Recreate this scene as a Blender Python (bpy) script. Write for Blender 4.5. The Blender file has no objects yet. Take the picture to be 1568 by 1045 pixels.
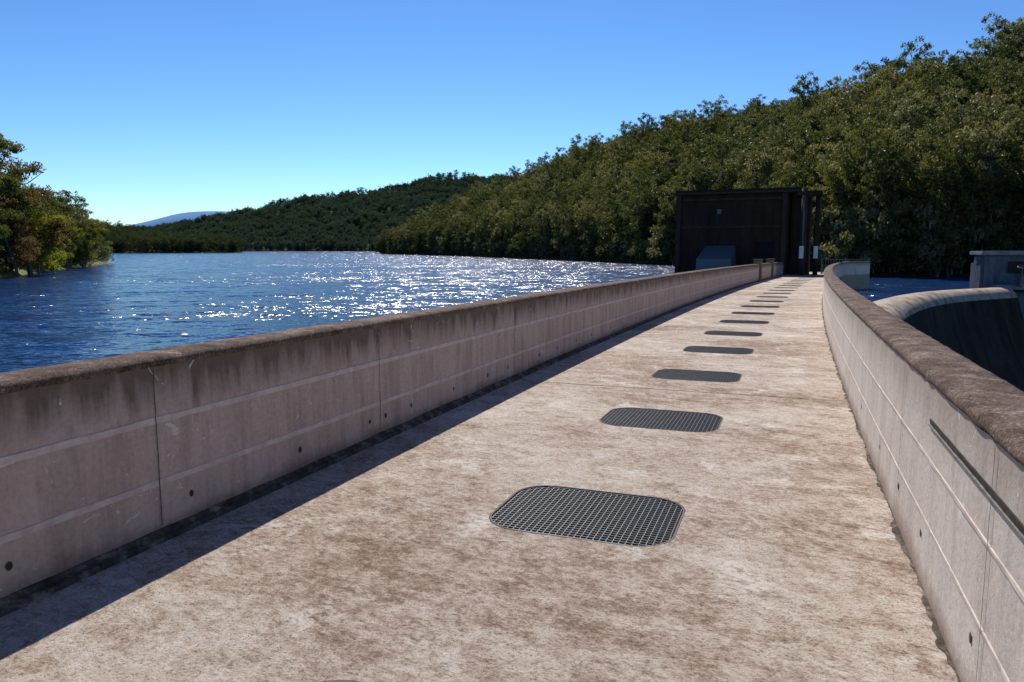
import bpy, bmesh, math, random
import numpy as np
from mathutils import Vector, Matrix, noise
random.seed(7); rng=np.random.default_rng(11)
S=bpy.context.scene
D=bpy.data
COL=S.collection

# ------------------------------------------------------------ node helpers
def new_mat(name):
    m=D.materials.new(name); m.use_nodes=True
    nt=m.node_tree; nt.nodes.clear()
    out=nt.nodes.new('ShaderNodeOutputMaterial')
    return m,nt,out
def N(nt,typ,**kw):
    n=nt.nodes.new(typ)
    for k,v in kw.items():
        if k in n.inputs: n.inputs[k].default_value=v
        else: setattr(n,k,v)
    return n
def L(nt,a,b): nt.links.new(a,b)
def ramp(nt,fac,stops,interp='LINEAR'):
    r=nt.nodes.new('ShaderNodeValToRGB'); r.color_ramp.interpolation=interp
    e=r.color_ramp.elements
    while len(e)<len(stops): e.new(0.5)
    for i,(p,c) in enumerate(stops):
        e[i].position=p
        e[i].color=(c,c,c,1) if isinstance(c,(int,float)) else (c[0],c[1],c[2],1)
    L(nt,fac,r.inputs[0]); return r.outputs[0]
def mix(nt,fac,a,b,mode='MIX'):
    m=nt.nodes.new('ShaderNodeMix'); m.data_type='RGBA'; m.blend_type=mode
    for sock,v in ((m.inputs[0],fac),(m.inputs[6],a),(m.inputs[7],b)):
        if isinstance(v,bpy.types.NodeSocket): L(nt,v,sock)
        elif isinstance(v,(int,float)): sock.default_value=v
        else: sock.default_value=(v[0],v[1],v[2],1)
    return m.outputs[2]
def coords(nt,kind='pos',scale=(1,1,1),rot=None):
    if kind=='pos':
        o=nt.nodes.new('ShaderNodeNewGeometry').outputs['Position']
    elif kind=='uv':
        o=nt.nodes.new('ShaderNodeTexCoord').outputs['UV']
    else:
        o=nt.nodes.new('ShaderNodeTexCoord').outputs['Object']
    if rot is not None:
        mr=nt.nodes.new('ShaderNodeMapping'); mr.inputs['Rotation'].default_value=rot
        L(nt,o,mr.inputs[0]); o=mr.outputs[0]
    mp=nt.nodes.new('ShaderNodeMapping'); mp.inputs['Scale'].default_value=scale
    L(nt,o,mp.inputs[0]); return mp.outputs[0]
def noise_n(nt,co,scale,detail=6,rough=0.6,dist=0.0):
    n=N(nt,'ShaderNodeTexNoise',Scale=scale,Detail=detail,Roughness=rough,Distortion=dist)
    L(nt,co,n.inputs['Vector']); return n
def noise_t(*a,**k): return noise_n(*a,**k).outputs['Fac']
def math_n(nt,op,a,b=0.0):
    m=nt.nodes.new('ShaderNodeMath'); m.operation=op
    for i,v in enumerate((a,b)):
        if isinstance(v,bpy.types.NodeSocket): L(nt,v,m.inputs[i])
        else: m.inputs[i].default_value=v
    return m.outputs[0]
def vmath(nt,op,a,b=None,sc=None):
    m=nt.nodes.new('ShaderNodeVectorMath'); m.operation=op
    for i,v in enumerate((a,b)):
        if v is None: continue
        if isinstance(v,bpy.types.NodeSocket): L(nt,v,m.inputs[i])
        else: m.inputs[i].default_value=v
    if sc is not None:
        if isinstance(sc,bpy.types.NodeSocket): L(nt,sc,m.inputs['Scale'])
        else: m.inputs['Scale'].default_value=sc
    return m.outputs[0]
def principled(nt,out,col,rough=0.85,height=None,bd=0.01,bs=1.0,spec=0.3,metal=0.0):
    p=nt.nodes.new('ShaderNodeBsdfPrincipled')
    if isinstance(col,bpy.types.NodeSocket): L(nt,col,p.inputs['Base Color'])
    else: p.inputs['Base Color'].default_value=(*col,1)
    if isinstance(rough,bpy.types.NodeSocket): L(nt,rough,p.inputs['Roughness'])
    else: p.inputs['Roughness'].default_value=rough
    p.inputs['Specular IOR Level'].default_value=spec
    p.inputs['Metallic'].default_value=metal
    if height is not None:
        b=nt.nodes.new('ShaderNodeBump'); b.inputs['Distance'].default_value=bd; b.inputs['Strength'].default_value=bs
        L(nt,height,b.inputs['Height']); L(nt,b.outputs[0],p.inputs['Normal'])
    L(nt,p.outputs[0],out.inputs[0]); return p

# ------------------------------------------------------------ materials
def mat_deck():
    m,nt,out=new_mat('deck_concrete')
    R21=(0,0,math.radians(21+12))
    c=coords(nt,'pos',(0.75,1.1,1),R21)
    big=noise_t(nt,coords(nt,'pos',(0.8,1,1),R21),0.5,3,0.5,0.3)
    med=noise_t(nt,c,5.2,10,0.80,0.2)
    fine=noise_t(nt,c,26,8,0.82)
    speck=noise_t(nt,coords(nt),75,4,0.8)
    t=math_n(nt,'ADD',math_n(nt,'ADD',math_n(nt,'MULTIPLY',big,0.36),math_n(nt,'MULTIPLY',med,0.60)),math_n(nt,'MULTIPLY',fine,0.64))
    col=ramp(nt,t,[(0.67,(0.235,0.155,0.108)),(0.755,(0.42,0.315,0.245)),(0.82,(0.575,0.475,0.39)),(0.93,(0.72,0.65,0.57))])
    dk=ramp(nt,speck,[(0.39,0.32),(0.47,1.0)])
    col=mix(nt,0.8,col,dk,'MULTIPLY')
    pb=noise_t(nt,coords(nt,'pos',(1,1,1),(0.3,0,0)),1.7,7,0.68,0.3)
    pf=ramp(nt,pb,[(0.55,0.0),(0.63,0.85)])
    pf=math_n(nt,'MULTIPLY',pf,ramp(nt,fine,[(0.42,0.0),(0.52,1.0)]))
    col=mix(nt,pf,col,(0.75,0.69,0.61))
    h=math_n(nt,'ADD',math_n(nt,'MULTIPLY',fine,0.8),math_n(nt,'MULTIPLY',speck,0.7))
    principled(nt,out,col,0.92,h,0.013,1.0,0.12); return m
def mat_wall(name,a,b,dark,fleck,topf=0.9,stk=0.6):
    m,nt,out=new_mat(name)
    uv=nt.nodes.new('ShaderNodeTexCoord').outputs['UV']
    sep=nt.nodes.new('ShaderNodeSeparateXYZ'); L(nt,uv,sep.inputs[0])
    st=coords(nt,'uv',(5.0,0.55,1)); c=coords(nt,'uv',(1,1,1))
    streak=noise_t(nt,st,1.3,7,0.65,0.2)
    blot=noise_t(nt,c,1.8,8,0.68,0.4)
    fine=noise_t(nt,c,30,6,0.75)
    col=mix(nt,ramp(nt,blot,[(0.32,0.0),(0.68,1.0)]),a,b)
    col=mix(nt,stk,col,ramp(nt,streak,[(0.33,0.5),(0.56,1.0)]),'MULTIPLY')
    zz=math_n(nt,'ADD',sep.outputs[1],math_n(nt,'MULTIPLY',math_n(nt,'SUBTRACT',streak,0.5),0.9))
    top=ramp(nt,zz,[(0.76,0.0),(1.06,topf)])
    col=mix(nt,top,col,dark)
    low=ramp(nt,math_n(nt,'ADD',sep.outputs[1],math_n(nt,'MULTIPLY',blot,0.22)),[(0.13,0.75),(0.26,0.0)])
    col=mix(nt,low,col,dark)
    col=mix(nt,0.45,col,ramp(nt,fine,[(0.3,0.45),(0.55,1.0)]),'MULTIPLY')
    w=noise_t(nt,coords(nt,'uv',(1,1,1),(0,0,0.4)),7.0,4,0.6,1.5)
    col=mix(nt,ramp(nt,w,[(0.66,0.0),(0.69,0.8)]),col,fleck)  # pale patches scattered by noise
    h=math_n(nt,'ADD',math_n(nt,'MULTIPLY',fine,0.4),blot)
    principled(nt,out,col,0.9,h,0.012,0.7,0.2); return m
def mat_noise(name,stops,scale=8,kind='pos',rough=0.9,bd=0.01,detail=7,spec=0.2,sc=(1,1,1)):
    m,nt,out=new_mat(name)
    c=coords(nt,kind,sc); n=noise_t(nt,c,scale,detail,0.68,0.2)
    principled(nt,out,ramp(nt,n,stops),rough,n,bd,1.0,spec); return m
M_deck=mat_deck()
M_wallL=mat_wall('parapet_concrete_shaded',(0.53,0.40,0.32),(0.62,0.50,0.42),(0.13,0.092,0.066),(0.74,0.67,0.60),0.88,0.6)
M_wallR=mat_wall('parapet_concrete_sunlit',(0.68,0.58,0.49),(0.76,0.69,0.61),(0.30,0.22,0.165),(0.80,0.76,0.70),0.6,0.45)  # same concrete as the left wall, albedo raised to stand in for sunlight
def mat_cap():
    m,nt,out=new_mat('coping_aggregate'); c=coords(nt)
    a=noise_t(nt,c,5,6,0.7,0.3); b=noise_t(nt,c,70,5,0.75)
    t=math_n(nt,'ADD',math_n(nt,'MULTIPLY',a,0.45),math_n(nt,'MULTIPLY',b,0.55))
    col=ramp(nt,t,[(0.40,(0.045,0.03,0.022)),(0.48,(0.13,0.085,0.063)),(0.55,(0.22,0.155,0.122)),(0.62,(0.45,0.38,0.33))])
    principled(nt,out,col,0.92,b,0.012,0.9,0.15); return m
M_cap=mat_cap()
M_band=mat_noise('formwork_band',[(0.35,(0.50,0.42,0.36)),(0.6,(0.66,0.58,0.51))],9,bd=0.003)
M_dark=mat_noise('joint_dark',[(0.3,(0.03,0.024,0.02)),(0.7,(0.08,0.06,0.05))],20)
M_lip=mat_noise('conduit_metal',[(0.3,(0.13,0.115,0.10)),(0.7,(0.30,0.27,0.24))],20)
M_seam=mat_noise('deck_joint_filler',[(0.3,(0.10,0.07,0.05)),(0.7,(0.2,0.15,0.11))],20)
M_moss=mat_noise('mossy_kerb',[(0.35,(0.035,0.027,0.02)),(0.52,(0.10,0.078,0.06)),(0.66,(0.26,0.22,0.18))],9,bd=0.006)
M_pit=mat_noise('unlit_void',[(0.3,(0.008,0.009,0.012)),(0.7,(0.018,0.02,0.024))],6)  # near-black colour stands for the unlit depth of shafts and door recess
M_spill=mat_noise('spillway_concrete',[(0.35,(0.20,0.15,0.11)),(0.5,(0.42,0.33,0.26)),(0.68,(0.58,0.50,0.42))],1.2,bd=0.02)
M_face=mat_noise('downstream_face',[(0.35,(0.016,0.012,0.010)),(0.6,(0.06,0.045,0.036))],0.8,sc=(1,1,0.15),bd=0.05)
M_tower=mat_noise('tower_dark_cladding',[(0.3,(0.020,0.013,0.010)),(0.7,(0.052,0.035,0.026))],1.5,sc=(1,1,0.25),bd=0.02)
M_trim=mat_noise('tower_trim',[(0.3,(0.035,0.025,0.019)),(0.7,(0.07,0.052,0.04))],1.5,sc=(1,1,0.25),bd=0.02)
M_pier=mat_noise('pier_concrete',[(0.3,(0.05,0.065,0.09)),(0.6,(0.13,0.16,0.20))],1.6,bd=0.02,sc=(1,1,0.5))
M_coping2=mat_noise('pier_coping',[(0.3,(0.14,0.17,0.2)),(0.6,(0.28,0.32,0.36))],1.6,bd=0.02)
M_white=mat_noise('white_paint',[(0.3,(0.6,0.6,0.6)),(0.7,(0.8,0.8,0.8))],6,bd=0.001,rough=0.5)
def mat_metal(name,col,rough,metal,spec=0.5):
    m,nt,out=new_mat(name); c=coords(nt,'pos'); n=noise_t(nt,c,30,4)
    cc=mix(nt,ramp(nt,n,[(0.35,0.0),(0.65,1.0)]),[x*0.6 for x in col],col)
    principled(nt,out,cc,rough,None,metal=metal,spec=spec); return m
M_grate=mat_metal('grating_steel',(0.13,0.135,0.145),0.5,0.1,0.5)
M_rim=mat_metal('grating_frame',(0.16,0.15,0.14),0.7,0.0,0.2)
M_rail=mat_metal('painted_rail',(0.13,0.155,0.19),0.5,0.2)

def mat_leaf(name,stops,rim=0.35,spec=0.15,patch=0.0):
    m,nt,out=new_mat(name)
    oi=nt.nodes.new('ShaderNodeObjectInfo')
    at=nt.nodes.new('ShaderNodeAttribute'); at.attribute_name='tint'
    f=math_n(nt,'ADD',math_n(nt,'MULTIPLY',oi.outputs['Random'],0.6),math_n(nt,'MULTIPLY',at.outputs['Fac'],0.4))
    col=ramp(nt,f,stops)
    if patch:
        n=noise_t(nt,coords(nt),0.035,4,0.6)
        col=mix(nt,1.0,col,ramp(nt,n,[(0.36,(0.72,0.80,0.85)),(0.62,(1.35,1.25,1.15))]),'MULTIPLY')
    p=nt.nodes.new('ShaderNodeBsdfPrincipled'); L(nt,col,p.inputs['Base Color'])
    p.inputs['Roughness'].default_value=0.55; p.inputs['Specular IOR Level'].default_value=spec
    t=nt.nodes.new('ShaderNodeBsdfTranslucent')
    tc=mix(nt,1.0,col,(1.45,1.45,0.6),'MULTIPLY'); L(nt,tc,t.inputs[0])
    ms=nt.nodes.new('ShaderNodeMixShader'); ms.inputs[0].default_value=rim
    L(nt,p.outputs[0],ms.inputs[1]); L(nt,t.outputs[0],ms.inputs[2]); L(nt,ms.outputs[0],out.inputs[0]); return m
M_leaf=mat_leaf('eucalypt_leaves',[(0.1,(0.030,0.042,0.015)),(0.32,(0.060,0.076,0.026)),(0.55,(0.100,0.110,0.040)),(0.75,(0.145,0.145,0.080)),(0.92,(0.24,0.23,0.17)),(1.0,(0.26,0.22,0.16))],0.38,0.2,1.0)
M_leaf_haze=mat_leaf('hazed_distant_leaves',[(0.1,(0.048,0.082,0.080)),(0.5,(0.072,0.106,0.086)),(1.0,(0.098,0.122,0.092))],0.25,0.0)  # distance haze mixed into the leaf colour as a bluish tone
M_leaf_mid=mat_leaf('hazed_left_hill_leaves',[(0.1,(0.044,0.064,0.044)),(0.5,(0.072,0.090,0.052)),(1.0,(0.105,0.112,0.065))],0.25,0.0)  # weaker haze tone, also put into the leaf colour
M_leaf_y=mat_leaf('yellow_green_leaves',[(0.1,(0.11,0.14,0.02)),(0.5,(0.19,0.215,0.03)),(1.0,(0.28,0.28,0.05))],0.45)
M_leaf_r=mat_leaf('bronze_leaves',[(0.1,(0.085,0.065,0.03)),(0.5,(0.135,0.09,0.043)),(1.0,(0.19,0.13,0.065))],0.4)
M_leaf_g=mat_leaf('bank_leaves',[(0.1,(0.04,0.052,0.018)),(0.5,(0.085,0.10,0.030)),(1.0,(0.155,0.155,0.055))],0.4)
M_bark=mat_noise('eucalypt_bark',[(0.35,(0.06,0.05,0.04)),(0.6,(0.24,0.21,0.17))],3,'obj',sc=(1,1,0.3),bd=0.02)
M_barkd=mat_noise('distant_bark',[(0.35,(0.03,0.035,0.027)),(0.6,(0.06,0.06,0.045))],3,'obj')
M_hill=mat_noise('forest_floor',[(0.35,(0.014,0.017,0.008)),(0.65,(0.035,0.032,0.017))],0.08,bd=0.5)
M_hillhaze=mat_noise('hazed_forest_floor',[(0.35,(0.016,0.028,0.024)),(0.65,(0.028,0.040,0.030))],0.03,bd=0.5)  # bluish-green haze painted into the floor colour of the distant hills
M_haze_range=mat_noise('far_hazed_range',[(0.3,(0.05,0.19,0.42)),(0.7,(0.065,0.22,0.46))],0.004,bd=1.0)  # blue is air haze painted as albedo, not the colour of the slopes
M_grass=mat_noise('bank_grass',[(0.35,(0.06,0.075,0.02)),(0.6,(0.20,0.21,0.05)),(0.8,(0.30,0.26,0.10))],0.7,bd=0.1)
M_ground=mat_noise('valley_ground',[(0.3,(0.03,0.035,0.015)),(0.7,(0.08,0.07,0.04))],0.05,bd=0.3)

def mat_water():
    m,nt,out=new_mat('lake_water')
    rt=(0,0,math.radians(-8))
    fine=noise_n(nt,coords(nt,'pos',(0.55,1.0,1),rt),4.6,2,0.6,0.3).outputs['Color']
    mid=noise_n(nt,coords(nt,'pos',(0.42,1.0,1),rt),1.25,3,0.6,0.4).outputs['Color']
    bigw=noise_n(nt,coords(nt,'pos',(0.5,1.0,1),rt),0.33,2,0.6,0.4).outputs['Color']
    g=noise_t(nt,coords(nt,'pos',(0.30,1,1),rt),0.045,6,0.7)
    amp=ramp(nt,g,[(0.37,0.50),(0.60,1.12)])
    f1=vmath(nt,'SCALE',vmath(nt,'SUBTRACT',fine,(0.5,0.5,0.5)),sc=2.0)
    f2=vmath(nt,'SCALE',vmath(nt,'SUBTRACT',mid,(0.5,0.5,0.5)),sc=2.0)
    f3=vmath(nt,'SCALE',vmath(nt,'SUBTRACT',bigw,(0.5,0.5,0.5)),sc=0.8)
    f=vmath(nt,'SCALE',vmath(nt,'ADD',vmath(nt,'ADD',f1,f2),f3),sc=amp)
    f=vmath(nt,'MULTIPLY',f,(0.95,1.05,0.0))
    nn=vmath(nt,'NORMALIZE',vmath(nt,'ADD',f,(0,0,1)))
    p=principled(nt,out,(0.003,0.030,0.110),0.17,None,spec=0.5)
    L(nt,nn,p.inputs['Normal'])
    p.inputs['IOR'].default_value=1.33
    return m
M_water=mat_water()

# ------------------------------------------------------------ mesh helpers
def obj(name,verts,faces,mats,parent=None,smooth=False,uvs=None,fmat=None,link=True):
    me=D.meshes.new(name); me.from_pydata([tuple(v) for v in verts],[],faces)
    for m in (mats if isinstance(mats,(list,tuple)) else [mats]): me.materials.append(m)
    if fmat is not None: me.polygons.foreach_set('material_index',fmat)
    if uvs is not None:
        ul=me.uv_layers.new(name='UVMap')
        li=np.zeros(len(me.loops),dtype=np.int32); me.loops.foreach_get('vertex_index',li)
        ul.data.foreach_set('uv',np.array(uvs,dtype=np.float32)[li].ravel())
    if smooth: me.polygons.foreach_set('use_smooth',[True]*len(me.polygons))
    me.update()
    o=D.objects.new(name,me)
    if link: COL.objects.link(o)
    if parent: o.parent=parent
    return o
def empty(name):
    e=D.objects.new(name,None); COL.objects.link(e); return e

# ------------------------------------------------------------ dam centreline
SLOPE=0.007
def heading(s): return math.radians(20.3+0.10*max(s,0.0))
_st=0.25
x,y=0.518,4.684; _pts=[(0.0,x,y)]
s=0
while s<90:
    h=heading(s+_st/2); x+=math.sin(h)*_st; y+=math.cos(h)*_st; s+=_st; _pts.append((s,x,y))
def center(s):
    if s<=0:
        h=heading(0); return 0.518+math.sin(h)*s, 4.684+math.cos(h)*s
    i=min(int(s/_st),len(_pts)-2); f=(s-_pts[i][0])/_st
    return _pts[i][1]*(1-f)+_pts[i+1][1]*f,_pts[i][2]*(1-f)+_pts[i+1][2]*f
def P(s,t,z):
    cx,cy=center(s); h=heading(s)
    X=cx+t*math.cos(h); Y=cy-t*math.sin(h)
    return (X,Y,z-SLOPE*max(Y,-5))
def frange(a,b,st):
    n=max(1,int(round((b-a)/st))); return [a+(b-a)*i/n for i in range(n+1)]
def sweep(name,prof,s0,s1,st,mat,parent=None,jit=0.0,closed=True,smooth=False,jf=6.0):
    ss=frange(s0,s1,st); n=len(prof); V=[];U=[];F=[]
    arc=[p[1] for p in prof]
    for s in ss:
        for k,(t,z) in enumerate(prof):
            jt=jz=0
            if jit:
                q=Vector((s*jf,k*3.1,t*5)); jt=jit*noise.noise(q); jz=jit*noise.noise(q+Vector((9,4,2)))
            V.append(P(s,t+jt,z+jz)); U.append((s,arc[k]))
    m=n if closed else n-1
    for i in range(len(ss)-1):
        for k in range(m):
            a=i*n+k; b=i*n+(k+1)%n
            F.append((a,b,b+n,a+n))
    if closed:
        F.append(tuple(range(n))); F.append(tuple((len(ss)-1)*n+k for k in reversed(range(n))))
    o=obj(name,V,F,mat,parent,smooth,U)
    bm=bmesh.new(); bm.from_mesh(o.data); bmesh.ops.recalc_face_normals(bm,faces=bm.faces); bm.to_mesh(o.data); bm.free()
    return o

TL,TR=-2.34,1.86
GC=[-2.65]+[3.0*i+0.05 for i in range(0,22)]
GL,GW,GR,GT=0.95,1.20,0.25,-0.03
def rrect(l,w,r,n=8):
    pts=[]
    for (cx,cy,a0) in ((l/2-r,w/2-r,0),(-l/2+r,w/2-r,90),(-l/2+r,-w/2+r,180),(l/2-r,-w/2+r,270)):
        for i in range(n+1):
            a=math.radians(a0+90*i/n); pts.append((cx+r*math.cos(a),cy+r*math.sin(a)))
    return pts
def deck():
    walk=empty('dam_walkway')
    bm=bmesh.new()
    bounds=[-4.2,-1.3]+[3.0*i+1.55 for i in range(0,22)]
    for i,g in enumerate(GC):
        a,b=bounds[i],bounds[i+1] if i+1<len(bounds) else bounds[i]+3
        outer=[(a,TL-0.25),(a,TR+0.25),(b,TR+0.25),(b,TL-0.25)]
        vs=[bm.verts.new(P(s,t,0)) for s,t in outer]
        es=[bm.edges.new((vs[k],vs[(k+1)%4])) for k in range(4)]
        hv=[bm.verts.new(P(g+s,GT+t,0)) for s,t in rrect(GL,GW,GR)]
        es+=[bm.edges.new((hv[k],hv[(k+1)%len(hv)])) for k in range(len(hv))]
        bmesh.ops.triangle_fill(bm,use_beauty=True,use_dissolve=False,edges=es)
    for a,b in ((-30,-4.2),(bounds[-1],74)):
        for s0 in range(int(0),int(math.ceil((b-a)/3))):
            q0=a+s0*3; q1=min(q0+3,b)
            bm.faces.new([bm.verts.new(P(*q)) for q in ((q0,TL-.25,0),(q0,TR+.25,0),(q1,TR+.25,0),(q1,TL-.25,0))])
    for f in bm.faces:
        f.normal_update()
        if f.normal.z<0: f.normal_flip()
    me=D.meshes.new('deck_surface'); bm.to_mesh(me); bm.free(); me.materials.append(M_deck)
    o=D.objects.new('deck_surface',me); COL.objects.link(o); o.parent=walk
    for i,s in enumerate([4.75,12.3,19.8,27.3,34.8,42.3,49.8]):
        V=[];F=[]
        ts=frange(TL,TR,0.1)
        for k,t in enumerate(ts):
            j=0.006*noise.noise(Vector((t*9,s,0)))
            V+= [P(s-0.009+j,t,0.004),P(s+0.009+j+0.004*noise.noise(Vector((t*20,s,4))),t,0.004)]
        for k in range(len(ts)-1): F.append((2*k,2*k+2,2*k+3,2*k+1))
        obj('expansion_joint',V,F,M_seam,walk)
    sweep('left_gutter',[(TL-0.05,-0.02),(TL-0.05,0.07),(TL+0.012,0.055),(TL+0.03,0.035),(TL+0.065,0.028),(TL+0.075,-0.02)],-12,60,0.06,M_moss,walk,jit=0.010,jf=3)
    V=[];F=[];ss=frange(-12,58,0.04)
    for s in ss:
        w=0.02+0.04*noise.noise(Vector((s*1.7,0,0)))+0.035*noise.noise(Vector((s*9,3,0)))
        V+=[P(s,TR-max(w,0.008),0.004),P(s,TR+0.02,0.004)]
    for k in range(len(ss)-1): F.append((2*k,2*k+1,2*k+3,2*k+2))
    obj('right_gutter',V,F,M_moss,walk)
    sweep('dam_body',[(TL-0.33,-0.06),(TL-0.33,-16),(6.0,-16),(TR+0.33,-3.0),(TR+0.33,-0.06)],-30,60,1.5,M_face,walk)
    return walk
deck()
def box_verts(a,b,w,z0,z1):
    ax,ay=a;bx,by=b; d=Vector((bx-ax,by-ay)); d.normalize(); n=(-d.y*w/2,d.x*w/2)
    r=[]
    for z in (z0,z1):
        for (px,py),sg in ((a,1),(a,-1),(b,-1),(b,1)): r.append((px+sg*n[0],py+sg*n[1],z))
    return r
BF=[(0,1,2,3),(7,6,5,4),(0,4,5,1),(1,5,6,2),(2,6,7,3),(3,7,4,0)]
def half_at(v,half,halfo,r):
    e=halfo-r
    if abs(v)<=e: return half
    return half-r+math.sqrt(max(r*r-(abs(v)-e)**2,0))
def grates():
    V=[];F=[];FM=[]
    def bar(a,b,w,z0,z1):
        k=len(V); V.extend(box_verts(a,b,w,z0,z1)); F.extend([tuple(i+k for i in f) for f in BF]); FM.extend([0]*6)
    l,w,r=GL-0.02,GW-0.02,GR-0.01
    n=25
    for i in range(n):
        s=-l/2+l*(i+0.5)/n; hw=half_at(s,w/2,l/2,r)-0.010
        bar((s,-hw),(s,hw),0.005,-0.045,-0.004)
    m=30
    for i in range(m):
        t=-w/2+w*(i+0.5)/m; hl=half_at(t,l/2,w/2,r)-0.010
        bar((-hl,t),(hl,t),0.005,-0.030,-0.0065)
    o1=rrect(GL-0.006,GW-0.006,GR); o2=rrect(GL-0.028,GW-0.028,GR-0.012); K=len(o1)
    k=len(V)
    for z in (-0.05,0.001):
        V.extend([(a,b,z) for a,b in o1]); V.extend([(a,b,z) for a,b in o2])
    for i in range(K):
        j=(i+1)%K
        F.append((k+2*K+i,k+2*K+j,k+3*K+j,k+3*K+i))
        F.append((k+K+i,k+K+j,k+3*K+j,k+3*K+i)); F.append((k+i,k+j,k+2*K+j,k+2*K+i)); FM.extend([1]*3)
    G=obj('g',V,F,[M_grate,M_rim],fmat=FM,link=False).data
    pr=rrect(GL+0.0,GW+0.0,GR); V=[(a,b,0) for a,b in pr]+[(a,b,-0.9) for a,b in pr]; K=len(pr)
    F=[(i,(i+1)%K,K+(i+1)%K,K+i) for i in range(K)]+[tuple(range(K,2*K))]
    PM=obj('p',V,F,M_pit,link=False).data
    for g in GC:
        h=heading(g); c=P(g,GT,0)
        e=empty('floor_grate'); 
        e.matrix_world=Matrix.Translation(c)@Matrix.Rotation(math.radians(90)-h,4,'Z')@Matrix.Rotation(math.atan(SLOPE),4,'Y')
        for nm,me in (('grating_bars',G),('shaft',PM)):
            q=D.objects.new(nm,me); COL.objects.link(q); q.parent=e
grates()

# ---- parapets
def hole(parent,s,t,z,r,side):
    V=[];F=[];n=12
    rr=r*(0.85+0.3*random.random())
    for k in range(n):
        a=2*math.pi*k/n; V.append(P(s+rr*math.cos(a)*(0.9),t+side*0.0035,z+rr*1.15*math.sin(a)))
    F=[tuple(range(n))]
    obj('tie_hole',V,F,M_dark,parent)
def seam(parent,s,t,side,w=0.008,z0=0.08,z1=1.03):
    V=[];F=[];zs=frange(z0,z1,0.05)
    for z in zs:
        j=0.004*noise.noise(Vector((s*5,z*14,0)))
        V+=[P(s-w/2+j,t+side*0.0085,z),P(s+w/2+j,t+side*0.0085,z)]
    for k in range(len(zs)-1): F.append((2*k,2*k+1,2*k+3,2*k+2))
    obj('joint',V,F,M_dark,parent)
WL=empty('left_parapet_wall')
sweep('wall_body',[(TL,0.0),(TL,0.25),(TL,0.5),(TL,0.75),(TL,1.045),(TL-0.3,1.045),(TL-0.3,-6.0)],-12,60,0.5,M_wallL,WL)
cap=lambda t0,sg:[(t0,1.04),(t0+sg*0.010,1.047),(t0+sg*0.012,1.07),(t0+sg*0.002,1.088),(t0-sg*0.04,1.10),(t0-sg*0.15,1.105),(t0-sg*0.26,1.10),(t0-sg*0.30,1.088),(t0-sg*0.312,1.07),(t0-sg*0.31,1.047),(t0-sg*0.3,1.04)]
sweep('coping',cap(TL,1),-12,60,0.05,M_cap,WL,jit=0.006,smooth=True,jf=9)
for z in (0.34,0.72):
    sweep('formwork_band',[(TL+0.003,z-0.02),(TL+0.006,z-0.016),(TL+0.006,z+0.016),(TL+0.003,z+0.02),(TL-0.01,z+0.02),(TL-0.01,z-0.02)],-12,60,0.12,M_band,WL,jit=0.003)
for s,w in ((-3.8,.006),(-1.27,.006),(1.3,.006),(4.85,.010),(5.15,.005),(7.5,.006),(9.8,.010),(12.3,.007),(14.8,.007),(17.3,.007),(19.8,.010),(22.3,.008),(24.8,.008),(27.3,.012),(32,.01),(37,.01),(42,.01)): seam(WL,s,TL,1,w)
for s in [-2.2,-1.02,0.1,1.12,1.4,1.9,2.9,3.9,4.6,5.9,6.8,7.9,8.9,10.4,11.4,12.9,14]: hole(WL,s,TL,0.20,0.021 if s<3 else .026,1)
WR=empty('right_parapet_wall')
sweep('wall_body',[(TR,0.0),(TR,0.25),(TR,0.5),(TR,0.75),(TR,1.045),(TR+0.3,1.045),(TR+0.3,-3.0)],-12,55,0.5,M_wallR,WR)
sweep('coping',cap(TR,-1),-12,55,0.05,M_cap,WR,jit=0.006,smooth=True,jf=9)
for z in (0.34,0.66):
    sweep('formwork_band',[(TR-0.003,z-0.009),(TR-0.005,z-0.007),(TR-0.005,z+0.007),(TR-0.003,z+0.009),(TR+0.01,z+0.009),(TR+0.01,z-0.009)],-12,55,0.12,M_band,WR,jit=0.003)
sweep('conduit_slot',[(TR-0.004,0.842),(TR-0.006,0.868),(TR+0.01,0.868),(TR+0.01,0.842)],-12,-0.35,0.1,M_dark,WR,jit=0.003)
sweep('conduit_lip',[(TR-0.004,0.832),(TR-0.010,0.834),(TR-0.010,0.839),(TR-0.004,0.841),(TR+0.01,0.841),(TR+0.01,0.832)],-12,-0.35,0.5,M_lip,WR)
for s,w in ((-1.6,.006),(0.55,.008),(2.6,.006),(4.85,.012),(7.5,.006),(9.8,.01),(12.3,.008),(17,.01),(22,.01),(27,.01),(32,.01)): seam(WR,s,TR,-1,w)
for s in [-2.3,-1.45,-0.3,0.55,1.6,3.2,5.4,7.2]: hole(WR,s,TR,0.24,0.019,-1)
fl=[(P(55,TR,0)[0],P(55,TR,0)[1]),(25.9,58.6),(27.2,60.0),(28.9,60.6)]
def extr_path(name,path,prof,mat,parent):
    V=[];F=[];n=len(prof)
    for i,(x,y) in enumerate(path):
        a=path[max(i-1,0)]; b=path[min(i+1,len(path)-1)]
        d=Vector((b[0]-a[0],b[1]-a[1])).normalized(); r=Vector((d.y,-d.x))
        for (t,z) in prof: V.append((x+r.x*t,y+r.y*t,z-SLOPE*56))
    for i in range(len(path)-1):
        for k in range(n):
            F.append((i*n+k,i*n+(k+1)%n,(i+1)*n+(k+1)%n,(i+1)*n+k))
    F.append(tuple(range(n))); F.append(tuple((len(path)-1)*n+k for k in reversed(range(n))))
    U=[(V[i][1],V[i][2]+0.4) for i in range(len(V))]
    return obj(name,V,F,mat,parent,False,U)
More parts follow.
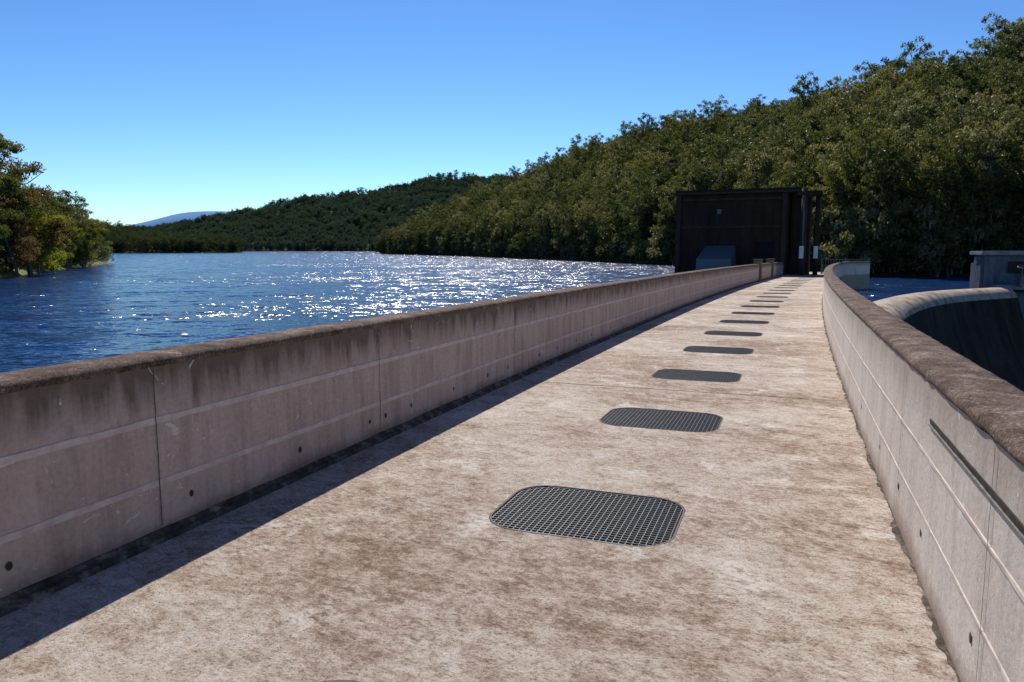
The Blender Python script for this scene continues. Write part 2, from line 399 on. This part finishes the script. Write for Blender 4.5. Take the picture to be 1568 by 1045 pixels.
def smooth_path(p,n=6):
    out=[]
    for i in range(len(p)-1):
        p0=p[max(i-1,0)];p1=p[i];p2=p[i+1];p3=p[min(i+2,len(p)-1)]
        for k in range(n):
            t=k/n
            out.append(tuple(0.5*((2*p1[j])+(-p0[j]+p2[j])*t+(2*p0[j]-5*p1[j]+4*p2[j]-p3[j])*t*t+(-p0[j]+3*p1[j]-3*p2[j]+p3[j])*t**3) for j in range(len(p1))))
    out.append(tuple(p[-1])); return out
fp=smooth_path(fl)
extr_path('flared_end',fp,[(0,-3),(0,1.0),(0.3,1.0),(0.3,-3)],M_wallR,WR)
extr_path('flared_end_coping',fp,[(-0.02,1.0),(-0.02,1.08),(0.03,1.105),(0.28,1.105),(0.32,1.08),(0.32,1.0)],M_cap,WR)

def bx(name,c,size,mat,parent,rz=0.0,bev=0.02):
    bm=bmesh.new(); bmesh.ops.create_cube(bm,size=1)
    bmesh.ops.scale(bm,vec=size,verts=bm.verts)
    if bev: bmesh.ops.bevel(bm,geom=list(bm.edges),offset=bev,segments=2,affect='EDGES')
    me=D.meshes.new(name); bm.to_mesh(me); bm.free(); me.materials.append(mat)
    o=D.objects.new(name,me); COL.objects.link(o)
    o.location=c; o.rotation_euler=(0,0,rz); o.parent=parent; return o
def cyl(name,c,r,h,mat,parent,n=16,rot=(0,0,0),r2=None):
    bm=bmesh.new(); bmesh.ops.create_cone(bm,cap_ends=True,segments=n,radius1=r,radius2=r if r2 is None else r2,depth=h)
    me=D.meshes.new(name); bm.to_mesh(me); bm.free(); me.materials.append(mat)
    for p in me.polygons: p.use_smooth=len(p.vertices)==4
    o=D.objects.new(name,me); COL.objects.link(o); o.location=c; o.rotation_euler=rot; o.parent=parent; return o
for s in (45.5,52.5):
    e=empty('wall_end_post'); h=heading(s); c=P(s,TL-0.12,0.62)
    bx('shaft',c,(0.5,0.55,1.36),M_wallL,e,-h,0.03); bx('cap',(c[0],c[1],c[2]+0.73),(0.6,0.65,0.1),M_cap,e,-h,0.02)

# ---- intake tower
T=empty('intake_tower'); hd=math.radians(24.5); es=(math.sin(hd),math.cos(hd)); et=(math.cos(hd),-math.sin(hd)); C0=(24.0,62.0)
def TP(s,t,z): return (C0[0]+es[0]*s+et[0]*t, C0[1]+es[1]*s+et[1]*t, z)
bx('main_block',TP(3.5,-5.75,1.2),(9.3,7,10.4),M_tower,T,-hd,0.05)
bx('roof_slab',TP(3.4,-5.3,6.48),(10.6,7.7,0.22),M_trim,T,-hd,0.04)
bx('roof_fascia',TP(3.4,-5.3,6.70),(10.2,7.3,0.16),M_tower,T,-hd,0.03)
for t in (-10.2,-1.4): bx('pilaster',TP(-0.1,t,1.2),(0.4,0.35,10.3),M_trim,T,-hd,0.04)
for z in (3.6,5.95): bx('horizontal_beam',TP(-0.06,-5.8,z),(8.3,0.2,0.22),M_trim,T,-hd,0.03)
for k in range(9): bx('cladding_rib',TP(-0.02,-9.3+k*0.88,1.0),(0.07,0.06,9.6),M_tower,T,-hd,0.0)
bx('recessed_door',TP(-0.06,-2.9,1.0),(1.4,0.14,2.6),M_pit,T,-hd,0.02)
bx('lamp_box',TP(-0.15,-6.7,4.9),(0.35,0.2,0.4),M_rail,T,-hd,0.02)
bx('stair_block',TP(2.2,-0.2,2.2),(1.5,2.6,8.4),M_tower,T,-hd,0.05)
cyl('hoist_column',TP(-0.9,0.15,2.6),0.24,8.0,M_trim,T)
cyl('hoist_column',TP(-0.2,1.15,2.4),0.2,7.4,M_tower,T)
cyl('downpipe',TP(-1.25,0.15,3.9),0.07,4.2,M_rail,T)
bx('column_head',TP(-0.3,0.5,6.2),(1.9,1.7,0.35),M_tower,T,-hd,0.04)
for (s,t) in ((-1.32,0.1),(-0.45,1.15)): bx('white_plate',TP(s,t,1.45),(0.34,0.05,1.0),M_white,T,-hd,0.01)
V=[TP(-3,-8.2,-3),TP(-3,-5.0,-3),TP(-0.6,-5.0,-3),TP(-0.6,-8.2,-3),TP(-3,-8.0,0.9),TP(-3,-5.2,0.9),TP(-0.6,-5.2,2.0),TP(-0.6,-7.7,2.0)]
obj('sloped_hatch',V,[(0,1,5,4),(1,2,6,5),(2,3,7,6),(3,0,4,7),(4,5,6,7)],M_rail,T)
G=empty('security_gate')
for k in range(17):
    t=1.6+k*0.22; cyl('bar',TP(4.0,t,0.15),0.018,1.3,M_rail,G,6)
for z in (0.82,0.3,-0.35): bx('rail',TP(4.0,3.35,z),(3.8,0.05,0.05),M_rail,G,-hd,0.005)
for t in (1.5,3.4,5.2): bx('post',TP(4.0,t,0.2),(0.1,0.1,1.5),M_rail,G,-hd,0.01)

# ---- spillway
SP=empty('curved_spillway')
cp=smooth_path([(10,20),(13,27),(16.6,33.4),(20.8,40.2),(26,47.0),(31,51.6),(37,55.4)],6)
def sweep_path(name,path,prof,mat,parent,smooth=True):
    V=[];F=[];n=len(prof);U=[]
    for i,(x,y) in enumerate(path):
        a=path[max(i-1,0)]; b=path[min(i+1,len(path)-1)]
        d=Vector((b[0]-a[0],b[1]-a[1])).normalized(); r=Vector((d.y,-d.x))
        for (t,z) in prof: V.append((x+r.x*t,y+r.y*t,z)); U.append((i,z))
    for i in range(len(path)-1):
        for k in range(n-1): F.append((i*n+k,i*n+k+1,(i+1)*n+k+1,(i+1)*n+k))
    return obj(name,V,F,mat,parent,smooth,U)
sweep_path('crest',cp,[(-1.7,-4),(-1.7,-1.6),(-1.5,-1.33),(-1.0,-1.18),(-0.2,-1.14),(0.25,-1.25),(0.55,-1.5),(0.75,-1.85)],M_spill,SP)
sweep_path('downstream_face',cp,[(0.75,-1.85),(1.1,-3.0),(3.0,-8),(6,-15.2)],M_face,SP)
PR=empty('spillway_pier')
rz=math.radians(-8)
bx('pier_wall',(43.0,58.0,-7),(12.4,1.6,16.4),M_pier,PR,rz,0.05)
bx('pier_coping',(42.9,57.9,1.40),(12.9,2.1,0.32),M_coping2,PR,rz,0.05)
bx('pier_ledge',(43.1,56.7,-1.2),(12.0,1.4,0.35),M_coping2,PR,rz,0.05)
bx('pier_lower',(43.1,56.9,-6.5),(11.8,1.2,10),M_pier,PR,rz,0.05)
bx('pier_recess',(42.0,57.15,0.3),(7.2,0.1,0.9),M_face,PR,rz,0.02)
bx('pier_nose',(37.3,58.9,-6),(1.2,2.0,13.6),M_pier,PR,rz,0.2)
def torus(name,c,R,r,mat,parent,rot):
    V=[];F=[];a,b=20,6
    for i in range(a):
        for j in range(b):
            u=2*math.pi*i/a; v=2*math.pi*j/b
            V.append(((R+r*math.cos(v))*math.cos(u),(R+r*math.cos(v))*math.sin(u),r*math.sin(v)))
    for i in range(a):
        for j in range(b): F.append((i*b+j,((i+1)%a)*b+j,((i+1)%a)*b+(j+1)%b,i*b+(j+1)%b))
    o=obj(name,V,F,mat,parent,True); o.location=c; o.rotation_euler=rot; return o
W=empty('valve_handwheel')
torus('wheel',(38.6,56.3,0.35),0.33,0.05,M_rail,W,(math.radians(20),0,0))
cyl('stem',(38.6,56.3,-0.4),0.06,1.5,M_rail,W,8); bx('pedestal',(38.6,56.3,-0.7),(0.5,0.5,0.7),M_rail,W,0,0.03)
for k in range(3): bx('spoke',(38.6,56.3,0.35),(0.62,0.03,0.03),M_rail,W,k*math.pi/3,0)

# ------------------------------------------------------------ water and ground
damline=[center(s) for s in (-60,-30,-10,0,10,18)]
dl=[(x,y) for x,y in damline]
wp=[(-6000,-51.6)]+dl+cp[3:]+[(60,62),(400,62),(6000,62),(6000,7000),(-6000,7000)]
bm=bmesh.new(); f=bm.faces.new([bm.verts.new((x,y,-1.5)) for x,y in wp]); f.normal_update()
if f.normal.z<0: f.normal_flip()
bmesh.ops.triangulate(bm,faces=[f])
me=D.meshes.new('lake_water'); bm.to_mesh(me); bm.free(); me.materials.append(M_water)
COL.objects.link(D.objects.new('lake_water',me))
obj('ground',[(-9000,-9000,-16),(9000,-9000,-16),(9000,9000,-16),(-9000,9000,-16)],[(0,1,2,3)],M_ground)

# ------------------------------------------------------------ trees
def tube(V,F,FM,pts,rad,n=6,mi=0):
    base=len(V)
    for i,p in enumerate(pts):
        d=(pts[min(i+1,len(pts)-1)]-pts[max(i-1,0)]).normalized()
        a=d.orthogonal().normalized(); b=d.cross(a)
        for k in range(n):
            an=2*math.pi*k/n; V.append(tuple(p+(a*math.cos(an)+b*math.sin(an))*rad[i]))
    for i in range(len(pts)-1):
        for k in range(n):
            F.append((base+i*n+k,base+i*n+(k+1)%n,base+(i+1)*n+(k+1)%n,base+(i+1)*n+k)); FM.append(mi)
def tree_mesh(name,seed,H=18,cs=0.45,spread=4.2,limbs=13,lpc=95,leaf=0.42,mleaf=None,crad=1.5,tr=0.26,sq=0.7,bark=None):
    R=random.Random(seed); rg=np.random.default_rng(seed)
    V=[];F=[];FM=[];clumps=[]
    top=Vector((R.uniform(-.8,.8),R.uniform(-.8,.8),H*0.93)); n=8; tp=[]
    for i in range(n+1):
        f=i/n; tp.append(Vector((top.x*f+0.35*math.sin(f*5+seed),top.y*f+0.35*math.cos(f*4+seed*2)-0.35*math.cos(seed*2),H*0.93*f-0.5)))
    tube(V,F,FM,tp,[tr*(1-0.85*i/n) for i in range(n+1)],5)
    for l in range(limbs):
        f=cs+(0.98-cs)*((l+R.random()*0.8)/limbs)
        k=min(int(f*n),n-1); b=tp[k].lerp(tp[k+1],f*n-k)
        a=l*2.4+R.uniform(-.5,.5)
        rel=(f-cs)/(1-cs)
        ln=spread*(0.55+0.6*R.random())*(1.0-0.55*rel**2)*(0.6+0.6*min(1,rel*2.5))
        up=R.uniform(0.25,0.85)*ln
        e=b+Vector((math.cos(a)*ln,math.sin(a)*ln,up)); mid=b.lerp(e,0.5)+Vector((0,0,-0.12*ln))
        tube(V,F,FM,[b,mid,e],[tr*0.4*(1-f*0.6),tr*0.22,0.03],4)
        for q in range(R.choice((2,3,3,4))):
            clumps.append((e+Vector((R.uniform(-1,1),R.uniform(-1,1),R.uniform(-1.1,1.0)))*crad*0.85,crad*R.uniform(0.4,1.0)))
        if R.random()<0.6: clumps.append((mid+Vector((R.uniform(-1,1),R.uniform(-1,1),R.uniform(0,1)))*crad*.5,crad*R.uniform(.4,.8)))
    clumps.append((tp[-1]+Vector((0,0,0.4)),crad*.9))
    nb=len(V); nf=len(F); allv=[]; tints=[]
    for c,r in clumps:
        m=int(lpc*(r/crad)**1.5)
        d=rg.normal(size=(m,3)); d/=np.linalg.norm(d,axis=1)[:,None]
        rad=r*rg.random(m)**0.5*(1+0.35*rg.random(m)**4)
        ctr=np.array(c)+d*rad[:,None]*np.array([1,1,sq])
        u=rg.normal(size=(m,3))*np.array([0.8,0.8,1.2]); u/=np.linalg.norm(u,axis=1)[:,None]
        w=np.cross(u,rg.normal(size=(m,3))); w/=np.linalg.norm(w,axis=1)[:,None]
        sz=leaf*(0.6+0.8*rg.random(m))[:,None]
        u=u*sz*0.55; w=w*sz*0.24
        q=np.stack([ctr-u,ctr+w,ctr+u,ctr-w],axis=1).reshape(-1,3)
        allv.append(q); tints+= list(np.clip(rg.normal(R.uniform(.15,.85),0.15,m),0,1))
    q=np.concatenate(allv); k=len(q)//4
    V+= [tuple(v) for v in q]
    F+= [(nb+4*i,nb+4*i+1,nb+4*i+2,nb+4*i+3) for i in range(k)]
    FM+= [1]*k
    o=obj(name,V,F,[bark or M_bark,mleaf or M_leaf],fmat=FM,link=False)
    at=o.data.attributes.new('tint','FLOAT','FACE'); at.data.foreach_set('value',np.array([0.5]*nf+tints,dtype=np.float32))
    return o
def coll(name,objs):
    c=D.collections.new(name)
    for o in objs: c.objects.link(o)
    return c
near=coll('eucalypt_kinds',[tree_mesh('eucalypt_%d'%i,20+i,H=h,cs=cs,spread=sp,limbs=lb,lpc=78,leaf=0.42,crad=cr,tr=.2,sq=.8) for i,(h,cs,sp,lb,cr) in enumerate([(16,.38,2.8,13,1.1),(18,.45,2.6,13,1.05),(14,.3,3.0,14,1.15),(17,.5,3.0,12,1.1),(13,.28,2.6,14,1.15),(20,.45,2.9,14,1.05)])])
farc=coll('distant_tree_kinds',[tree_mesh('far_tree_%d'%i,50+i,H=h,cs=.12,spread=4.6,limbs=12,lpc=24,leaf=1.35,crad=2.1,sq=1.0,mleaf=M_leaf_haze,bark=M_barkd) for i,h in enumerate((13,14.5,16))])
midc=coll('left_hill_tree_kinds',[tree_mesh('mid_tree_%d'%i,50+i,H=h,cs=.12,spread=4.4,limbs=12,lpc=28,leaf=1.1,crad=2.0,sq=1.0,mleaf=M_leaf_mid,bark=M_barkd) for i,h in enumerate((13,14.5,16))])
shr=coll('shrub_kinds',[tree_mesh('shrub_%d'%i,80+i,H=h,cs=.12,spread=2.6,limbs=10,lpc=70,leaf=0.42,crad=1.2,tr=0.1) for i,h in enumerate((4.5,5.5,7))])

def scatter(name,pts,sc,c,lo=-1.0,hi=1.0):
    keep=[i for i,p in enumerate(pts) if p[1]>0 and lo<p[0]/p[1]<hi]
    pts=[pts[i] for i in keep]; sc=[sc[i] for i in keep]
    me=D.meshes.new(name); me.from_pydata(pts,[],[])
    a=me.attributes.new('sc','FLOAT','POINT'); a.data.foreach_set('value',np.array(sc,dtype=np.float32))
    o=D.objects.new(name,me); COL.objects.link(o)
    ng=D.node_groups.new(name,'GeometryNodeTree')
    ng.interface.new_socket('Geometry',in_out='INPUT',socket_type='NodeSocketGeometry')
    ng.interface.new_socket('Geometry',in_out='OUTPUT',socket_type='NodeSocketGeometry')
    gi=ng.nodes.new('NodeGroupInput'); go=ng.nodes.new('NodeGroupOutput')
    ip=ng.nodes.new('GeometryNodeInstanceOnPoints'); ci=ng.nodes.new('GeometryNodeCollectionInfo')
    ci.inputs['Collection'].default_value=c; ci.inputs['Separate Children'].default_value=True; ci.inputs['Reset Children'].default_value=True
    ip.inputs['Pick Instance'].default_value=True
    rv=ng.nodes.new('FunctionNodeRandomValue'); rv.data_type='FLOAT_VECTOR'
    rv.inputs[0].default_value=(-.07,-.07,0); rv.inputs[1].default_value=(.07,.07,6.283)
    na=ng.nodes.new('GeometryNodeInputNamedAttribute'); na.data_type='FLOAT'; na.inputs['Name'].default_value='sc'
    ng.links.new(gi.outputs[0],ip.inputs['Points']); ng.links.new(ci.outputs[0],ip.inputs['Instance'])
    ng.links.new(rv.outputs[0],ip.inputs['Rotation']); ng.links.new(na.outputs[0],ip.inputs['Scale'])
    ng.links.new(ip.outputs[0],go.inputs[0])
    md=o.modifiers.new('scatter','NODES'); md.node_group=ng
    return o

def hill(name,shore,ridge,mat,rough=2.0,nv=14,sub=6,pw=0.9,z0=-1.7,back=(60,120,-25)):
    sh=smooth_path([tuple(map(float,p)) for p in shore],sub); ri=smooth_path([tuple(map(float,p)) for p in ridge],sub)
    def S_(u,v):
        i=min(int(u),len(sh)-2); f=u-i
        a=[sh[i][j]*(1-f)+sh[i+1][j]*f for j in (0,1)]; b=[ri[i][j]*(1-f)+ri[i+1][j]*f for j in (0,1,2)]
        x=a[0]*(1-v)+b[0]*v; y=a[1]*(1-v)+b[1]*v
        vv=max(v,0)
        z=z0+(b[2]-z0)*vv**pw + rough*noise.noise(Vector((x*0.02,y*0.02,3.3)))*min(1,vv*4)*2
        return (x,y,z)
    V=[];F=[];rows=[-0.06]+[i/nv for i in range(nv+1)]
    n=len(sh)
    for v in rows:
        for i in range(n):
            p=S_(i,v); 
            if v<0: p=(p[0],p[1],-16.5)
            V.append(p)
    for i in range(n):
        V.append((ri[i][0]+back[0],ri[i][1]+back[1],ri[i][2]+back[2]))
    for i in range(n):
        V.append((ri[i][0]+back[0]*2,ri[i][1]+back[1]*2,-16.5))
    R=len(rows)+2
    for r in range(R-1):
        for i in range(n-1): F.append((r*n+i,r*n+i+1,(r+1)*n+i+1,(r+1)*n+i))
    obj(name,V,F,mat,smooth=True)
    return S_,n
def fill(S_,n,count,v0=0.0,v1=1.0,smin=.7,smax=1.15,vb=1.0):
    cells=[];w=[]
    for i in range(n-1):
        for k in range(8):
            a=Vector(S_(i,k/8)[:2]); b=Vector(S_(i+1,k/8)[:2]); c=Vector(S_(i,(k+1)/8)[:2]); d=Vector(S_(i+1,(k+1)/8)[:2])
            ar=abs((b-a).cross(c-a))/2+abs((b-d).cross(c-d))/2
            cells.append((i,k)); w.append(ar)
    ch=random.choices(cells,w,k=count); P_=[];sc=[]
    for i,k in ch:
        v=v0+(v1-v0)*((k+random.random())/8)**vb
        p=S_(i+random.random(),v); P_.append((p[0],p[1],p[2]-0.2)); sc.append(random.uniform(smin,smax))
    return P_,sc
shoreA=[(-92,519),(-60,440),(-27,363),(3.7,259),(21,202),(33,151),(39,112),(44,90),(62,82),(84,72),(118,50),(150,10)]
ridgeA=[(-86,560,-0.5),(-50,550,15),(4,470,30),(41,400,38),(68,360,41),(97,320,42),(120,270,41),(140,255,45),(153,240,49),(175,215,50),(225,150,52),(270,60,52)]
SA,nA=hill('right_hill',shoreA,ridgeA,M_hill,2.5)
p1,s1=fill(SA,nA,5000,0.02,1.02,.6,1.05)
p2,s2=fill(SA,nA,450,0.0,0.05,0.6,0.95)
p4,s4=fill(SA,nA,260,0.3,1.0,1.1,1.35)
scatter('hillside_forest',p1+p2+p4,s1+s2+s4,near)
p,s_=fill(SA,nA,800,0.0,0.05,.6,1.3); p3,s3=fill(SA,nA,300,0.05,.4,.6,1.2)
scatter('shoreline_shrubs',p+p3,s_+s3,shr)
shoreB=[(-1500,1350),(-1000,1300),(-760,1280),(-520,1230),(-300,1150),(-120,1050),(100,1000),(400,1000)]
ridgeB=[(-2000,1900,54),(-1400,1800,54),(-830,1700,42),(-680,1620,56),(-440,1600,100),(-240,1580,121),(-90,1600,146),(500,1600,140)]
SB,nB=hill('distant_ridge',shoreB,ridgeB,M_hillhaze,6,back=(0,300,-40))
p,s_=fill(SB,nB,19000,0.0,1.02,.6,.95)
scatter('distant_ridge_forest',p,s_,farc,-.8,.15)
shoreC=[(-700,420),(-560,470),(-420,520),(-330,600),(-262,655),(-250,700)]
ridgeC=[(-900,620,42),(-720,700,38),(-560,740,33),(-440,780,20),(-345,790,4),(-290,740,-0.8)]
SC,nC=hill('left_hill',shoreC,ridgeC,M_hillhaze,2,back=(-60,200,-20))
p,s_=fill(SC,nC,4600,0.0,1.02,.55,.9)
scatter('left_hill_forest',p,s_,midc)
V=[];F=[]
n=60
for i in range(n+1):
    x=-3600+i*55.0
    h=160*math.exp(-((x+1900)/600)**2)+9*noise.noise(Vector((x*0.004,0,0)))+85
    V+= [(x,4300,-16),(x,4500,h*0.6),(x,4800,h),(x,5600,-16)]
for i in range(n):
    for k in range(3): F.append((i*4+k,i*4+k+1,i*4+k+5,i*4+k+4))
obj('far_hazed_range',V,F,M_haze_range,smooth=True)
shoreE=[(-46,48),(-50,64),(-53.5,76),(-62,96),(-73,124),(-84,151),(-92,170),(-130,205),(-200,235)]
ridgeE=[(-110,30,4),(-105,60,4),(-100,90,3.5),(-108,115,3.5),(-118,142,3),(-122,165,2.6),(-128,190,2.2),(-160,230,2),(-230,260,2)]
SE,nE=hill('left_bank',shoreE,ridgeE,M_grass,0.3,back=(-40,30,0),pw=0.55,z0=-1.65)
p,s_=fill(SE,nE,330,0.10,1.0,.5,.8); scatter('bank_woodland',p,s_,near,-3)
p,s_=fill(SE,nE,420,0.03,0.5,.4,.8); scatter('bank_undergrowth',p,s_,shr,-3)
kinds=[tree_mesh('bank_tree_mesh',101,H=12.5,cs=.15,spread=4.2,limbs=18,lpc=300,leaf=0.27,mleaf=M_leaf_g,crad=1.3),
       tree_mesh('bank_tree_mesh',102,H=11,cs=.12,spread=3.8,limbs=18,lpc=300,leaf=0.26,mleaf=M_leaf_r,crad=1.2),
       tree_mesh('bank_tree_mesh',103,H=7,cs=.1,spread=3.0,limbs=16,lpc=320,leaf=0.25,mleaf=M_leaf_y,crad=1.1,tr=.14),
       tree_mesh('bank_tree_mesh',104,H=15,cs=.3,spread=3.6,limbs=16,lpc=240,leaf=0.27,mleaf=M_leaf_g,crad=1.0)]
def bt(name,k,x,y,z,sc,rz):
    o=D.objects.new(name,kinds[k].data); COL.objects.link(o); o.location=(x,y,z); o.scale=(sc,)*3; o.rotation_euler=(0,0,rz)
for nm,k,x,y,sc,rz in [('gum_tree',3,-58.5,84,1.08,0),('gum_tree',3,-62,85,.98,1.2),('bronze_foliage_tree',1,-59,91,1.18,2),('broadleaf_tree',0,-63,92,.92,0.4),
   ('broadleaf_tree',0,-57,80,.76,3.1),('yellow_green_tree',2,-60,94,1.05,0),('bronze_foliage_tree',1,-57.5,86,.75,1),('broadleaf_tree',0,-66,104,.8,4),('broadleaf_tree',0,-68,110,.78,5),
   ('broadleaf_tree',0,-70,118,.78,2),('yellow_green_tree',2,-73.5,128,1.0,3),('broadleaf_tree',0,-78,136,.72,1),('broadleaf_tree',0,-82,143,.55,3),('bronze_foliage_tree',1,-75,130,.75,4),('broadleaf_tree',0,-86,152,.45,3),('yellow_green_tree',2,-66,108,.75,2),('gum_tree',3,-70,112,.72,4)]:
    bt(nm,k,x,y,-0.9,sc,rz)

# ------------------------------------------------------------ light, world, camera
AZ,EL=math.radians(-2.5),math.radians(44)
sd=Vector((math.sin(AZ)*math.cos(EL),math.cos(AZ)*math.cos(EL),math.sin(EL)))
sl=D.lights.new('sun','SUN'); sl.energy=5.0; sl.angle=math.radians(0.5); sl.color=(1.0,0.945,0.86)
so=D.objects.new('sun',sl); COL.objects.link(so); so.rotation_euler=(-sd).to_track_quat('-Z','Y').to_euler(); so.location=(0,50,80)
w=D.worlds.new('World'); S.world=w; w.use_nodes=True; nt=w.node_tree
bg=nt.nodes['Background']; sk=nt.nodes.new('ShaderNodeTexSky'); sk.sky_type='NISHITA'; sk.sun_disc=False
sk.sun_elevation=EL; sk.sun_rotation=AZ; sk.air_density=1.0; sk.dust_density=0.1; sk.ozone_density=4.0; sk.altitude=300
gm=nt.nodes.new('ShaderNodeGamma'); gm.inputs[1].default_value=1.45
tint=mix(nt,1.0,gm.outputs[0],(0.72,0.85,0.93),'MULTIPLY')
nt.links.new(sk.outputs[0],gm.inputs[0]); nt.links.new(tint,bg.inputs[0]); bg.inputs[1].default_value=0.052
cam=D.cameras.new('camera'); co=D.objects.new('camera',cam); COL.objects.link(co); S.camera=co
cam.lens=26.06; cam.sensor_width=36; cam.clip_end=20000; cam.clip_start=0.05
co.location=(0,0,1.7); co.rotation_euler=(math.radians(90-7.06),0,0)
S.view_settings.view_transform='Standard'; S.view_settings.look='None'; S.view_settings.exposure=0
